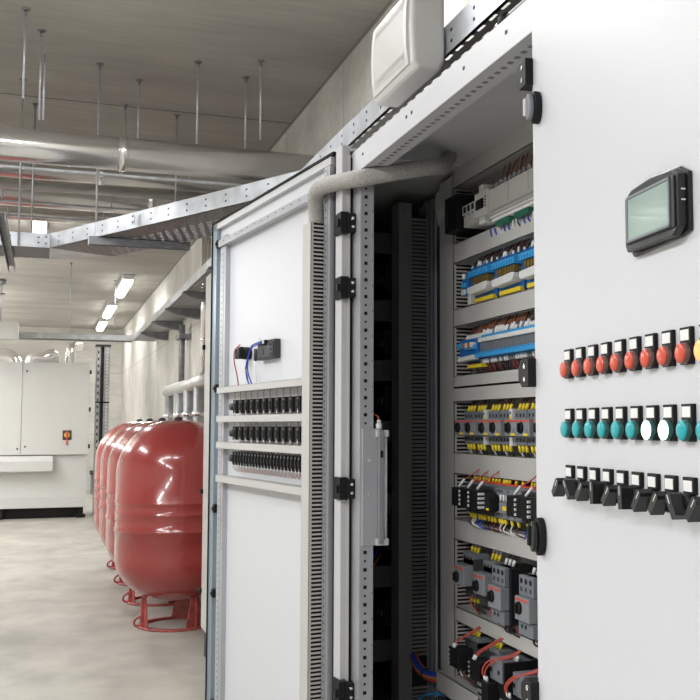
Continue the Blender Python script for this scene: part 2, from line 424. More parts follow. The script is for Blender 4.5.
for r_, (z, nm) in enumerate(((1.370, 'upper row'), (1.269, 'middle row'), (1.1725, 'lower row'))):
    for k in range(11):
        x = -.906 + k * .0650
        lab = 'black contact block, %s from the left in the %s on the open door' % (ORD[k], nm)
        loc = DL.w(x, -.001, z)
        if r_ in first and k == 0: o = first[r_]; o.location = loc; o['label'] = lab
        else: again(cbk2 if r_ == 2 else cbk, loc, lab)
    # round end plug at the left of each row
    p = tag(MB().cyl((0, 0, 0), (0, -.040, 0), .017, 'blacks', 16, .013).build('end_plug'), 'round black plug at the left end of the %s of contact blocks' % nm, 'plug', 'round plugs at the row ends')
    p.location = DL.w(-.952, -.001, z); p.rotation_euler = (0, 0, R(DL.ang))

t = thing('display_rear_housing', 'dark square rear housing with blue wires on the open door', 'display housing', DL.w(-.600, -.001, 1.570), DL.ang)
b = MB().box((-.088, -.022, -.034), (.088, 0, .034), 'dgrey').box((-.080, -.026, -.028), (.080, -.02, .026), 'dgrey')
for k in range(3): b.box((.055, -.028, -.022 + k * .016), (.066, -.026, -.014 + k * .016), 'black').box((-.07 + k * .03, -.028, .018), (-.055 + k * .03, -.026, .026), 'black')
b.box((-.02, -.027, -.018), (-.012, -.026, .004), 'black')
b.build('housing_body', t, .004)
MB().box((-.03, -.036, .018), (.02, -.022, .034), 'black').box((-.006, -.040, .022), (.004, -.034, .032), 'wblue').box((.008, -.040, .020), (.018, -.034, .032), 'ferrule').build('plug_connector', t, .002)
MB().tube([(-.02, -.034, .028), (-.06, -.04, .026), (-.10, -.045, .012), (-.135, -.045, -.05), (-.13, -.04, -.09), (-.105, -.03, -.14)], .0026, 'wblue', 8).build('blue_wire', t)
MB().tube([(-.02, -.034, .024), (-.06, -.04, .020), (-.105, -.045, .004), (-.15, -.045, -.052), (-.15, -.04, -.10), (-.125, -.03, -.14)], .0026, 'wblue', 8).build('blue_wire', t)
t = thing('resistor', 'small black cylindrical resistor hanging from thin leads on the open door', 'resistor', DL.w(-.735, -.002, 1.560), DL.ang)
MB().cyl((0, -.012, -.022), (0, -.012, .022), .008, 'dgrey', 10).build('resistor_body', t)
MB().tube([(0, -.012, .022), (.008, -.012, .035), (.03, -.015, .045), (.045, -.01, .062)], .0012, 'chrome', 5).build('lead', t)
MB().tube([(0, -.012, -.022), (.002, -.012, -.06), (.004, -.01, -.10)], .0012, 'chrome', 5).build('lead', t)
t = thing('key_switch_rear', 'round black switch rear with a red wire on the open door', 'switch', DL.w(-.835, -.001, 1.572), DL.ang)
b = MB().cyl((0, 0, 0), (0, -.03, 0), .024, 'black', 20).box((-.035, -.05, -.021), (.018, -.022, .018), 'black').box((-.02, -.045, .018), (-.008, -.03, .024), 'blacks').box((.002, -.045, .018), (.012, -.03, .024), 'blacks')
b.build('switch_body', t, .003)
MB().tube([(-.03, -.03, .035), (-.034, -.05, .012), (-.034, -.052, -.03), (-.036, -.04, -.08), (-.040, -.03, -.135)], .0024, 'wred', 8).build('red_wire', t)
MB().tube([(.0, -.02, -.055), (.03, -.02, -.09), (.04, -.02, -.13)], .0018, 'wbrown', 6).build('thin_wire', t)

# ================================================================== grey closed cabinet beyond
c2 = thing('electrical_cabinet', 'closed pale grey cabinet mostly hidden behind the open door, beside the red tanks', 'electrical cabinet', (.87, 3.0, 0))
def c2p(mb, name, bevel=0):
    o = mb.build(name, c2, bevel); o.matrix_parent_inverse = Matrix.Translation((-.87, -3.0, 0)); return o
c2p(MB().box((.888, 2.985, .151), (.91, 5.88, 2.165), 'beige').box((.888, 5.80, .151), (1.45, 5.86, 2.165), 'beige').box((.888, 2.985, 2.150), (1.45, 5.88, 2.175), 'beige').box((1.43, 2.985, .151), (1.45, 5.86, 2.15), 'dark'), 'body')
for y0, y1 in ((3.0, 4.4), (4.43, 5.84)):
    c2p(MB().box((.868, y0, .155), (.888, y1, 2.16), 'beige'), 'door_panel', .003)
c2p(MB().box((.885, 2.985, 0), (1.44, 5.82, .151), 'dgrey'), 'plinth')
# neighbouring bay seen through the gap: slotted upright, posts, dim cross ducts
mb = MB()
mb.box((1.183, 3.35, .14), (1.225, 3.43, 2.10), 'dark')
mb.box((1.225, 3.36, .14), (1.30, 3.43, 2.06), 'black')
for k in range(134):
    z = .15 + k * .0143
    if z > 2.045: break
    if .385 < z < .49: continue
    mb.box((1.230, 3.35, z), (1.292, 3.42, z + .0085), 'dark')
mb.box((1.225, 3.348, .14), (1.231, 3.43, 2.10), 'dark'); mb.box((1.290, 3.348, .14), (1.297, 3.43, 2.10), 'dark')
c2p(mb, 'slotted_upright')
c2p(MB().box((1.300, 3.34, .14), (1.312, 3.42, 2.12), 'mgrey').box((1.318, 3.335, .14), (1.323, 3.42, 2.12), 'light').box((1.327, 3.33, .14), (1.352, 3.42, 2.12), 'dgrey'), 'inner_post')
for z in (1.93, 1.68, 1.46, 1.24, .98, .72, .46, .25):
    c2p(MB().box((1.12, 3.45, z), (1.30, 5.8, z + .075), 'dgrey'), 'rear_wiring_duct')
for z in (1.80, 1.56, 1.35, 1.10, .85, .58):
    c2p(MB().box((1.17, 3.47, z), (1.30, 3.62, z + .09), 'black').box((1.165, 3.49, z + .03), (1.17, 3.55, z + .05), 'dgrey'), 'rear_device')
c2p(MB().tube([(1.165, 3.52, 1.15), (1.10, 3.44, 1.12), (1.02, 3.40, 1.13), (.99, 3.36, 1.16)], .004, 'wblue'), 'dim_blue_wire')
c2p(MB().tube([(1.165, 3.50, .86), (1.06, 3.36, .80), (1.0, 3.30, .83)], .004, 'wblue'), 'dim_blue_wire')
c2p(MB().tube([(1.165, 3.50, .83), (1.06, 3.36, .77), (1.0, 3.30, .79)], .004, 'orange'), 'dim_brown_wire')

for z in (.36, .92, 1.75): c2p(MB().cyl((.868, 5.835, z), (.852, 5.835, z), .012, 'black', 12).box((.858, 5.83, z - .014), (.88, 5.87, z + .014), 'black'), 'hinge')

# ================================================================== near cabinet with the button door
c3 = thing('electrical_cabinet', 'near white cabinet door carrying the display, red and green lamps and black selectors', 'electrical cabinet', (DR.ox, DR.oy, 0), DR.ang)
d3 = MB().box((.038, 0, .10), (1.08, .0018, 2.16), 'white').box((.038, .0018, .10), (.058, .024, 2.16), 'white').box((1.06, .0018, .1), (1.08, .024, 2.16), 'white')
d3.box((.038, .0018, .1), (1.08, .022, .12), 'white').box((.038, .0018, 2.14), (1.08, .022, 2.16), 'white')
d3 = d3.build('door', c3)
h = MB()
for z in (1.968, 1.397, .81):
    h = MB().prism([(-.012, z - .012), (.006, z - .026), (.042, z - .026), (.042, z + .026), (.006, z + .026), (-.012, z + .012)], 'y', -.016, .010, 'black')
    h.cyl((.024, -.018, z + .012), (.024, -.016, z + .012), .005, 'chrome', 10).cyl((.024, -.018, z - .012), (.024, -.016, z - .012), .005, 'chrome', 10)
    h.box((-.020, -.010, z - .006), (-.010, .0, z + .006), 'chrome' if z > 1.9 else 'black')
    h.build('hinge', d3, .004)
for z, sz in ((1.888, .031), (1.10, .034)):
    h = MB()
    prof = [(-.030 * math.cos(a) * .6 + .072, z + sz * math.sin(a)) for a in [2 * math.pi * k / 20 for k in range(20)]]
    h.prism(prof, 'y', -.014, 0, 'black', True)
    h.prism([(.072 + (p[0] - .072) * .8, z + (p[1] - z) * .8) for p in prof], 'y', -.024, -.014, 'mgrey' if z > 1.5 else 'blacks', True)
    h.box((.058, -.028, z - sz * .5), (.069, -.020, z + sz * .6), 'light' if z > 1.5 else 'black')
    h.build('door_handle', d3, .003)
c3b = MB().box((.10, .10, .1), (1.15, .14, 2.15), 'light')
c3b = c3b.build('inner_body', c3)
MB().box((.04, .06, 0), (1.15, .45, .095), 'dgrey').build('plinth', c3)

# HMI
t = thing('operator_display', 'black framed operator display with grey green screen on the button door', 'display', DR.w(.541, 0, 1.5945), DR.ang)
w_, h0 = .084, .047
b = MB()
b.prism([(-w_, -.0466), (-.078, -.051), (.06, -.047), (w_, -.042), (w_, .036), (.06, .048), (0, .053), (-.06, .050), (-w_, .040)], 'y', -.006, 0, 'blacks')
b.prism([(-w_ + .004, -.036), (-.074, -.046), (.06, -.046), (w_ - .006, -.036), (w_ - .006, .034), (.055, .043), (0, .047), (-.06, .042), (-w_ + .004, .032)], 'y', -.018, -.006, 'blacks')
b.box((-.070, -.021, -.036), (.070, -.018, .033), 'dgrey')
b.build('bezel', t, .002)
fr = MB()
fr.box((-.066, -.0235, .028), (.062, -.021, .0325), 'mgrey').box((-.066, -.0235, -.0345), (.062, -.021, -.030), 'mgrey')
fr.box((-.066, -.0235, -.0345), (-.0615, -.021, .0325), 'mgrey').box((.0575, -.0235, -.0345), (.062, -.021, .0325), 'mgrey')
fr.build('screen_frame', t, .001)
MB().box((-.0615, -.0222, -.030), (.0575, -.021, .028), 'screen').build('screen', t)
for k in range(2): MB().box((w_ - .006, -.014, .012 - k * .014), (w_ - .0052, -.008, .014 - k * .014), 'ferrule').build('key_mark', t)

# indicator lamps
def pilot(lens, rim, label, group, lit=False):
    t = thing('indicator_lamp', label, 'indicator lamp', (0, 0, 0), DR.ang, group)
    MB().box((-.0145, -.0065, -.048), (.0145, 0, .001), 'black').build('legend_plate', t, .001)
    MB().box((-.0115, -.0072, -.0165), (.0105, -.0065, -.0025), 'label').build('label_insert', t)
    MB().lathe([(.0135, 0), (.0140, -.002), (.0140, -.0075), (.0130, -.009)], (0, -.004, -.0335), rim, 24, 'y').build('collar', t)
    MB().lathe([(.0131, 0), (.0131, -.0016), (.0112, -.0030), (.007, -.0038), (.0015, -.0041)], (0, -.013, -.0335), lens, 24, 'y').build('lens', t)
    return t
def place_row(z, make, label_fn, n=11):
    src = {}
    for k in range(n):
        key = make[k] if isinstance(make, list) else make
        loc = DR.w(.2080 + k * .0499, 0, z)
        if key not in src:
            o = PIL[key](); src[key] = o; o.location = loc; o['label'] = label_fn(k)
        else: again(src[key], loc, label_fn(k))
PIL = {
 'r': lambda: pilot('lensred', 'lensredrim', '', 'red indicator lamps in the top row'),
 'R': lambda: pilot('litred', 'lensredrim', '', 'red indicator lamps in the top row'),
 'g': lambda: pilot('lensgreen', 'lensgreenrim', '', 'green indicator lamps in the middle row'),
 'G': lambda: pilot('litgreen', 'lensgreenrim', '', 'green indicator lamps in the middle row')}
place_row(1.4265, list('rrrrrrrrrRr')[:10], lambda k: ('lit orange indicator lamp at the right edge of the top row' if k == 9 else 'unlit red indicator lamp, %s from the left in the top row' % ORD[k]), 10)
place_row(1.3265, list('ggggggGGgg'), lambda k: ('glowing white-green indicator lamp, %s of the two lit ones' % ('left' if k == 6 else 'right') if k in (6, 7) else 'unlit turquoise indicator lamp, %s from the left in the middle row' % ORD[k]), 10)
# selector switches
def selector(ang):
    t = thing('selector_switch', '', 'selector switch', (0, 0, 0), DR.ang, 'black selector switches in the bottom row')
    MB().box((-.0145, -.0065, -.020), (.0145, 0, .002), 'black').build('legend_plate', t, .001)
    MB().box((-.0115, -.0072, -.0165), (.0105, -.0065, -.0025), 'label').build('label_insert', t)
    MB().lathe([(.0145, 0), (.0145, -.010), (.0125, -.014)], (0, 0, -.033), 'black', 24, 'y').build('collar', t)
    k = MB().prism([(-.0060, -.016), (.0060, -.016), (.0070, .014), (.0045, .018), (-.0045, .018), (-.0070, .014)], 'y', -.032, -.012, 'blacks')
    k.box((-.0008, -.0325, .004), (.0008, -.0318, .0170), 'ferrule')
    k.rot(ang, 'Y', (0, 0, 0)); o = k.build('lever', t, .002); o.location = (0, 0, -.035)
    return t
sel = {}
for k, a in enumerate([42, -38, 42, -6, 42, -4, 40, 40, -32, 40]):
    lab = 'black lever selector switch, %s from the left in the bottom row' % ORD[k]
    loc = DR.w(.2080 + k * .0499, 0, 1.231)
    if a not in sel: o = selector(a); o.location = loc; o['label'] = lab; sel[a] = o
    else: again(sel[a], loc, lab)

# ================================================================== devices on the mounting plate
GAN = IN.ang
def dev(name, label, cat, x, z, group=None): return thing(name, label, cat, IN.w(x, 0, z), GAN, group)
def wire(t, pts, m, r=.0017):
    r *= .8; pts = [pts[0]] + [(p[0] + random.uniform(-.004, .004), p[1] + random.uniform(-.004, .002), p[2]) for p in pts[1:]]
    MB().tube(pts, r, m, 6, 3).build('wire', t)

# row A: controller
t = dev('relay_module', 'white relay module with three dark windows, left of the controller', 'relay module', .145, 1.965)
MB().box((0, -.105, -.038), (.105, -.022, .032), 'cwhite').box((0, -.110, .0), (.105, -.1, .030), 'cwhite').build('module_body', t, .002)
for k in range(3): MB().box((.014 + k * .031, -.112, .006), (.030 + k * .031, -.1095, .024), 'black').build('window', t)
for k in range(3): MB().box((.018 + k * .031, -.112, -.006), (.024 + k * .031, -.1095, -.002), 'mgrey').build('indicator', t)
t = dev('side_cover', 'black box at the left end of the top controller row', 'cover box', .035, 1.925)
MB().box((0, -.125, 0), (.10, -.022, .115), 'black').box((.02, -.126, .02), (.026, -.125, .09), 'dgrey').build('cover_body', t, .003)
t = dev('programmable_controller', 'long white controller with small dark display and green plugs in the top row', 'controller', .262, 1.945)
b = MB().box((0, -.118, -.012), (.095, -.022, .062), 'cwhite').box((.02, -.112, .062), (.052, -.03, .086), 'cwhite').box((.02, -.112, -.034), (.062, -.03, -.012), 'cwhite')
b.box((.095, -.112, -.030), (.48, -.022, .056), 'cwhite').box((.095, -.096, .056), (.48, -.022, .066), 'cwhite')
b.box((.095, -.104, -.040), (.48, -.022, -.030), 'cwhite')
for k in range(48): b.box((.10 + k * .008, -.1125, -.014), (.103 + k * .008, -.112, -.008), 'mgrey')
for k in range(48): b.box((.10 + k * .008, -.1125, -.026), (.103 + k * .008, -.112, -.021), 'mgrey')
b.box((.225, -.1125, .0), (.2265, -.112, .056), 'mgrey').box((.35, -.1125, .0), (.3515, -.112, .056), 'mgrey')
b.build('controller_body', t, .0015)
MB().box((.012, -.121, .010), (.066, -.118, .040), 'black').build('display_window', t)
for k in range(4): MB().box((.076, -.120, .012 + k * .009), (.082, -.118, .017 + k * .009), 'dgrey').build('key', t)
for k in range(3): MB().box((.11 + k * .125, -.10, -.056), (.20 + k * .125, -.04, -.040), 'green').build('green_plug', t, .001)
for k in range(14):
    x = .04 + k * .032
    wire(t, [(x, -.085, -.052), (x + .003, -.083, -.070), (x + .001, -.06, -.088)], random.choice(['ferrule', 'wblue', 'wblack']), .003)
for k in range(14):
    x = .06 + k * .031
    MB().cyl((x, -.075, .066), (x + .003, -.070, .092), .006, 'ferrule', 6).box((x - .009, -.088, .066), (x + .011, -.05, .074), 'mgrey').build('ferrule', t)
    wire(t, [(x + .003, -.070, .082), (x + .006, -.055, .10), (x + .004, -.04, .146)], random.choice(['wred', 'orange', 'wbrown']), .0022)

# row B: blue distribution blocks
def blue_block():
    t = dev('distribution_block', '', 'terminal block', 0, 1.735, 'blue distribution blocks in the second row')
    MB().box((0, -.07, -.045), (.165, -.022, .05), 'blue').build('block_base', t, .002)
    b = MB().prism([(-.10, .028), (-.10, .045), (-.07, .062), (-.04, .062), (-.04, .028)], 'x', .004, .160, 'lblue')
    for k in range(9): b.box((.010 + k * .017, -.1015, .030), (.015 + k * .017, -.0998, .040), 'blue')
    for k in range(9): b.cyl((.0125 + k * .017, -.085, .0535), (.0125 + k * .017, -.080, .058), .005, 'blue', 8)
    b.build('blue_terminals', t, .001)
    b = MB()
    for k in range(7): b.box((.028 + k * .018, -.092, .006), (.040 + k * .018, -.05, .026), 'olive')
    b.build('brass_terminals', t)
    MB().prism([(.018, -.020), (.028, -.028), (.150, -.024), (.166, -.012), (.166, .0), (.150, .002), (.018, -.004)], 'y', -.105, -.07, 'cwhite').build('white_cover', t, .003)
    MB().box((.02, -.08, -.050), (.16, -.065, -.038), 'yellow').build('yellow_strip', t)
    for k in range(10):
        x = .012 + k * .016
        MB().cyl((x, -.082, .060), (x + random.uniform(-.004, .006), -.080, .066 + random.random() * .014), random.uniform(.003, .0055), random.choice(['ferrule', 'ferrule', 'wblack', 'mgrey']), 6).build('ferrule', t)
        wire(t, [(x + .002, -.074, .072), (x + .005, -.06, .088), (x + .003, -.045, .105)], random.choice(['orange', 'wblack', 'wbrown', 'wblack', 'wbrown']), .0022)
        MB().cyl((x, -.07, -.050), (x, -.067, -.062), .004, 'ferrule', 6).build('ferrule', t)
        wire(t, [(x, -.067, -.062), (x + .002, -.06, -.075), (x, -.05, -.10)], random.choice(['wbrown', 'wblack']), .0024)
    return t
bb = blue_block(); bb.location = IN.w(.150, 0, 1.735); bb['label'] = 'blue distribution block with white cover, leftmost of three in the second row'
again(bb, IN.w(.333, 0, 1.735), 'blue distribution block with white cover, middle of three in the second row')
again(bb, IN.w(.516, 0, 1.735), 'blue distribution block with white cover, rightmost and half hidden in the second row')
t = dev('terminal_block', 'small blue and white end terminal left of the blue distribution blocks', 'terminal block', .085, 1.735)
MB().box((0, -.085, -.02), (.04, -.022, .04), 'blue').box((.004, -.092, .005), (.034, -.084, .022), 'lblue').build('terminal_body', t, .002)
MB().box((.004, -.092, -.018), (.03, -.084, .0), 'cwhite').cyl((.015, -.085, .034), (.015, -.085, .052), .007, 'ferrule', 8).build('white_clip', t, .002)
MB().box((.03, -.08, -.05), (.052, -.03, -.02), 'cwhite').build('end_clamp', t, .002)

# row C
t = dev('terminal_block', 'blue terminal block with orange links at the left end of the third row', 'terminal block', .085, 1.535)
MB().box((0, -.095, -.035), (.135, -.022, .035), 'blue').box((.0, -.105, .008), (.05, -.09, .024), 'lblue').box((.06, -.105, .0), (.13, -.09, .014), 'lblue').build('block_base', t, .002)
for k in range(4): MB().box((.055 + k * .02, -.11, .006), (.066 + k * .02, -.095, .022), 'cwhite' if k % 2 else 'orange').build('link', t)
MB().prism([(.02, -.036), (.14, -.032), (.14, -.018), (.02, -.022)], 'y', -.112, -.09, 'cwhite').build('white_cover', t, .002)
MB().box((.05, -.09, -.056), (.16, -.07, -.046), 'yellow').build('yellow_strip', t)
for k in range(8):
    x = .01 + k * .016
    MB().cyl((x, -.075, .035), (x + .002, -.07, .052), .0045, 'ferrule', 6).build('ferrule', t)
    wire(t, [(x, -.07, .05), (x + .004, -.05, .08)], random.choice(['wbrown', 'orange']), .0024)
    wire(t, [(x, -.07, -.035), (x + .002, -.065, -.05), (x, -.05, -.075)], 'wbrown', .0024)
t = dev('terminal_strip', 'long grey terminal strip with white markers above a blue rail in the third row', 'terminal strip', .222, 1.535)
b = MB().box((0, -.070, -.012), (.46, -.022, .022), 'grey')
for k in range(42): b.box((.002 + k * .011, -.085, -.010), (.009 + k * .011, -.068, .020), 'mgrey')
b.build('terminals', t)
b = MB()
for k in range(21): b.box((.001 + k * .022, -.093, .020), (.0215 + k * .022, -.07, .033), 'cwhite')
b.build('white_markers', t, .001)
MB().box((0, -.082, .034), (.46, -.05, .042), 'lblue').build('upper_blue_rail', t)
b = MB().prism([(-.105, -.028), (-.105, -.018), (-.085, -.008), (-.022, -.008), (-.022, -.028)], 'x', 0, .46, 'lblue')
for k in range(28): b.box((.004 + k * .0165, -.1055, -.026), (.006 + k * .0165, -.1048, -.016), 'blue')
b.build('lower_blue_rail', t)
for k in range(30):
    x = .008 + k * .0152
    MB().cyl((x, -.078, .042), (x + .004, -.074, .054 + random.random() * .010), .0048, random.choice(['ferrule', 'ferrule', 'label', 'mgrey']), 6).build('ferrule', t)
    wire(t, [(x + .004, -.066, .056), (x + .010, -.05, .09)], random.choice(['orange', 'orange', 'wbrown', 'wblack']), .0024)
    MB().cyl((x, -.084, -.032), (x + .001, -.082, -.046), .0042, random.choice(['ferrule', 'ferrule', 'mgrey']), 6).build('ferrule', t)
    wire(t, [(x, -.074, -.042), (x - .002, -.06, -.075)], random.choice(['wred', 'wbrown', 'wblack']), .0022)

# row D: motor breakers
def motor_breaker(yel=True):
    t = dev('motor_breaker', '', 'circuit breaker', 0, 1.295, 'motor breakers in the fourth row')
    b = MB().box((.003, -.078, -.052), (.076, -.022, .048), 'mgrey')
    for k in range(3): b.box((.012 + k * .022, -.0785, .028), (.020 + k * .022, -.078, .038), 'black').box((.012 + k * .022, -.0785, -.042), (.020 + k * .022, -.078, -.034), 'black')
    b.build('terminal_housing', t, .001)
    b = MB().box((.001, -.110, -.026), (.078, -.078, .022), 'grey').box((.052, -.1108, -.018), (.066, -.110, -.004), 'mgrey').box((.01, -.1108, -.022), (.02, -.110, -.012), 'mgrey')
    b.build('front_housing', t, .002)
    MB().box((.001, -.1112, .014), (.078, -.110, .0185), 'redstripe').build('red_stripe', t)
    MB().cyl((.026, -.110, -.003), (.026, -.116, -.003), .0165, 'black', 16, .0145).box((.022, -.121, -.014), (.030, -.115, .010), 'blacks').build('rotary_knob', t)
    MB().box((.042, -.1115, -.025), (.066, -.110, -.018), 'yellow').build('yellow_label', t)
    for k in range(3):
        x = .016 + k * .022
        MB().cyl((x, -.070, .048), (x + .006, -.066, .066), .0055, 'yellow', 6).build('yellow_sleeve', t)
        wire(t, [(x + .006, -.066, .065), (x + .010, -.05, .09)], random.choice(['wblack', 'ferrule', 'wbrown']), .003)
        MB().cyl((x, -.070, -.052), (x + .002, -.068, -.072), .0055, 'yellow', 6).build('yellow_sleeve', t)
        wire(t, [(x + .002, -.068, -.07), (x + .0, -.05, -.095)], random.choice(['wred', 'ferrule', 'wblack']), .003)
    return t
mk = motor_breaker()
for k, x in enumerate([.080, .159, .263, .342, .446, .525, .626]):
    lab = 'grey motor breaker with black round knob, %s from the left in the fourth row' % ORD[k]
    if k == 0: mk.location = IN.w(x, 0, 1.295); mk['label'] = lab
    else: again(mk, IN.w(x, 0, 1.295), lab)
for k, x in enumerate([.243, .426]):
    o = tag(MB().box((0, -.085, .018), (.018, -.022, .052), 'cwhite').box((.002, -.0865, .020), (.016, -.085, .030), 'yellow').box((0, -.085, -.055), (.018, -.022, -.030), 'cwhite').box((.005, -.0865, .036), (.012, -.085, .043), 'dgrey').box((.004, -.06, -.03), (.014, -.022, .018), 'cwhite').build('end_stop', None, .001),
            'white end stop between the %s and %s motor breakers of the fourth row' % (ORD[k * 2 + 1], ORD[k * 2 + 2]), 'end stop', 'white end stops in the fourth row')
    o.location = IN.w(x, 0, 1.295); o.rotation_euler = (0, 0, R(GAN))

# row E: contactors with black front modules
def contactor(w, kind, rowz=1.078, h=.047):
    t = dev('contactor', '', 'contactor', 0, rowz, 'contactors in the fifth row')
    b = MB().box((.001, -.10, -h), (w - .001, -.022, h - .008), 'dgrey' if kind == 'm' else 'mgrey').box((.001, -.085, h - .012), (w - .001, -.022, h), 'mgrey')
    for k in range(3): b.box((.008 + k * w * .3, -.1006, -h + .006), (.014 + k * w * .3, -.10, -h + .014), 'black').box((.008 + k * w * .3, -.1006, h - .020), (.014 + k * w * .3, -.10, h - .012), 'black')
    b.build('contactor_body', t, .001)
    MB().box((0, -.087, h), (w, -.05, h + .004), 'redstripe').build('red_stripe', t)
    if kind == 'm':
        b = MB().box((.006, -.152, -.026), (w - .008, -.10, .030), 'black')
        b.build('front_module', t, .002)
        b = MB()
        for k in range(4): b.box((w - .0085, -.15, -.022 + k * .013), (w - .001, -.13, -.015 + k * .013), 'cwhite')
        b.build('white_terminals', t)
        MB().cyl((w * .4, -.135, .032), (w * .55, -.12, .056), .0045, 'ferrule', 6).build('ferrule', t)
        wire(t, [(w * .55, -.12, .054), (w * .8, -.095, .072), (w, -.06, .10)], 'wred', .0026)
    elif kind == 't':
        MB().prism([(.004, .028), (w * .6, .020), (w, .012), (w, -.018), (w * .6, -.028), (.004, -.034)], 'y', -.135, -.10, 'black').build('front_module', t, .002)
        MB().box((w * .5, -.1365, -.024), (w * .95, -.135, -.018), 'yellow').build('yellow_label', t)
    else:
        b = MB()
        for k in range(6): b.cyl((.012 + k * w / 7, -.104, .004), (.012 + k * w / 7, -.104, .022), .004, 'ferrule', 6)
        b.box((.004, -.106, -.03), (w - .004, -.1, .0), 'grey')
        b.build('front_terminals', t)
        MB().box((.03, -.108, -.022), (.055, -.106, -.010), 'yellow').build('yellow_label', t)
    for k in range(3):
        x = .012 + k * w * .3
        MB().cyl((x, -.075, h + .004), (x + .004, -.072, h + .022), .0052, 'yellow', 6).build('yellow_sleeve', t)
        wire(t, [(x + .004, -.072, h + .02), (x + .007, -.05, h + .055)], random.choice(['wblack', 'ferrule', 'wblue', 'wbrown']), .003)
        MB().cyl((x, -.09, -h), (x + .004, -.088, -h - .018), .0052, 'yellow', 6).build('yellow_sleeve', t)
        wire(t, [(x + .004, -.088, -h - .016), (x + .016, -.10, -h - .035), (x + .03, -.06, -h - .052)], random.choice(['wblack', 'ferrule', 'wbrown', 'wblue', 'wbrown']), .0028)
    return t
for k, (x0, x1, kd) in enumerate([(.143, .209, 'm'), (.211, .277, 'm'), (.279, .352, 'm'), (.3535, .392, 't'), (.394, .533, 'g'), (.535, .594, 'm'), (.597, .671, 'm'), (.680, .74, 'm')]):
    o = contactor(x1 - x0, kd); o.location = IN.w(x0, 0, 1.078)
    o['label'] = {'m': 'contactor with square black front module, %s from the left in the fifth row' % ORD[k],
                  't': 'contactor with tapered black front cover, fourth from the left in the fifth row',
                  'g': 'grey contactor with open white terminals and no black front, middle of the fifth row'}[kd]

# row F: large breakers
def big_breaker(w, big):
    t = dev('motor_breaker', '', 'circuit breaker', 0, .828, 'large motor breakers in the sixth row')
    if big:
        MB().box((.0, -.115, -.085), (w + .012, -.022, .072), 'black').build('rear_body', t, .002)
        b = MB().box((0, -.128, .020), (w, -.075, .072), 'mgrey')
        for k in range(3): b.cyl((.014 + k * .027, -.1285, .058), (.014 + k * .027, -.128, .058), .008, 'black', 10).box((.008 + k * .027, -.1286, .030), (.02 + k * .027, -.128, .042), 'dgrey')
        b.build('upper_terminals', t, .002)
        MB().box((0, -.142, -.045), (w, -.075, .018), 'grey').build('front_housing', t, .002)
        b = MB().box((0, -.130, -.085), (w, -.075, -.047), 'mgrey')
        for k in range(2): b.cyl((.02 + k * .022, -.1305, -.062), (.02 + k * .022, -.130, -.062), .006, 'black', 10)
        b.build('lower_terminals', t, .002)
        f = -.142
    else:
        MB().box((.0, -.085, -.045), (w + .004, -.022, .045), 'dgrey').build('rear_body', t, .002)
        b = MB().box((0, -.085, .028), (w, -.03, .062), 'mgrey')
        for k in range(3): b.box((.008 + k * .024, -.0856, .040), (.018 + k * .024, -.085, .050), 'black')
        b.build('upper_terminals', t, .002)
        MB().box((0, -.118, -.036), (w, -.085, .027), 'grey').build('front_housing', t, .002)
        MB().box((0.004, -.08, -.075), (w, -.03, -.045), 'dgrey').build('lower_terminals', t, .002)
        f = -.118
    MB().box((.004, f - .001, .008 if big else .014), (w - .006, f, .013 if big else .019), 'redstripe').build('red_stripe', t)
    MB().cyl((w * .32, f, -.012), (w * .32, f - .007, -.012), .0175, 'black', 18, .015).box((w * .32 - .005, f - .013, -.024), (w * .32 + .005, f - .006, .002), 'blacks').build('rotary_knob', t)
    zt, zb, yy = (.072, -.085, -.09) if big else (.062, -.075, -.06)
    for k in range(3):
        x = .012 + k * .024
        MB().cyl((x, yy, zt), (x + .003, yy + .004, zt + .018), .0055, 'cwhite' if big else 'yellow', 6).build('sleeve', t)
        wire(t, [(x + .003, yy + .004, zt + .016), (x + .008, -.05, zt + .05)], 'wblack' if big else 'ferrule', .0035)
        MB().cyl((x, yy, zb), (x, yy, zb - .018), .0055, 'wblack' if big else 'yellow', 6).build('sleeve', t)
        wire(t, [(x, yy, zb - .016), (x + .01, yy, zb - .03), (x + .03, -.05, zb - .045)], 'wblack', .0035)
    wire(t, [(w * .8, -.075, zb + .01), (w * .85, -.09, zb - .01), (w * 1.0, -.06, zb - .05)], 'wred', .003)
    return t
for x, z, w, big, lab in ((.083, .838, .080, False, 'small grey motor breaker, leftmost in the sixth row'),
                          (.236, .832, .080, False, 'small grey motor breaker, second from the left in the sixth row'),
                          (.395, .828, .083, True, 'large grey and black motor breaker left of the other large one, sixth row'),
                          (.568, .824, .085, True, 'large grey motor breaker half hidden at the right end of the sixth row')):
    o = big_breaker(w, big); o.location = IN.w(x, 0, z); o['label'] = lab
t = dev('auxiliary_block', 'small white and grey auxiliary block between the second and third breakers of the sixth row', 'auxiliary block', .345, .835)
MB().box((0, -.10, -.02), (.035, -.022, .05), 'cwhite').box((0, -.101, .03), (.035, -.1, .036), 'redstripe').build('aux_body', t, .002)
MB().box((.002, -.09, -.06), (.04, -.022, -.022), 'dgrey').build('aux_foot', t, .002)
t = dev('cover_plate', 'grey upright device with blank face behind the large breakers of the sixth row', 'relay', .49, .83)
MB().box((0, -.06, -.055), (.065, -.022, .055), 'duct').box((.005, -.0606, -.04), (.06, -.06, .04), 'grey').build('relay_body', t, .002)

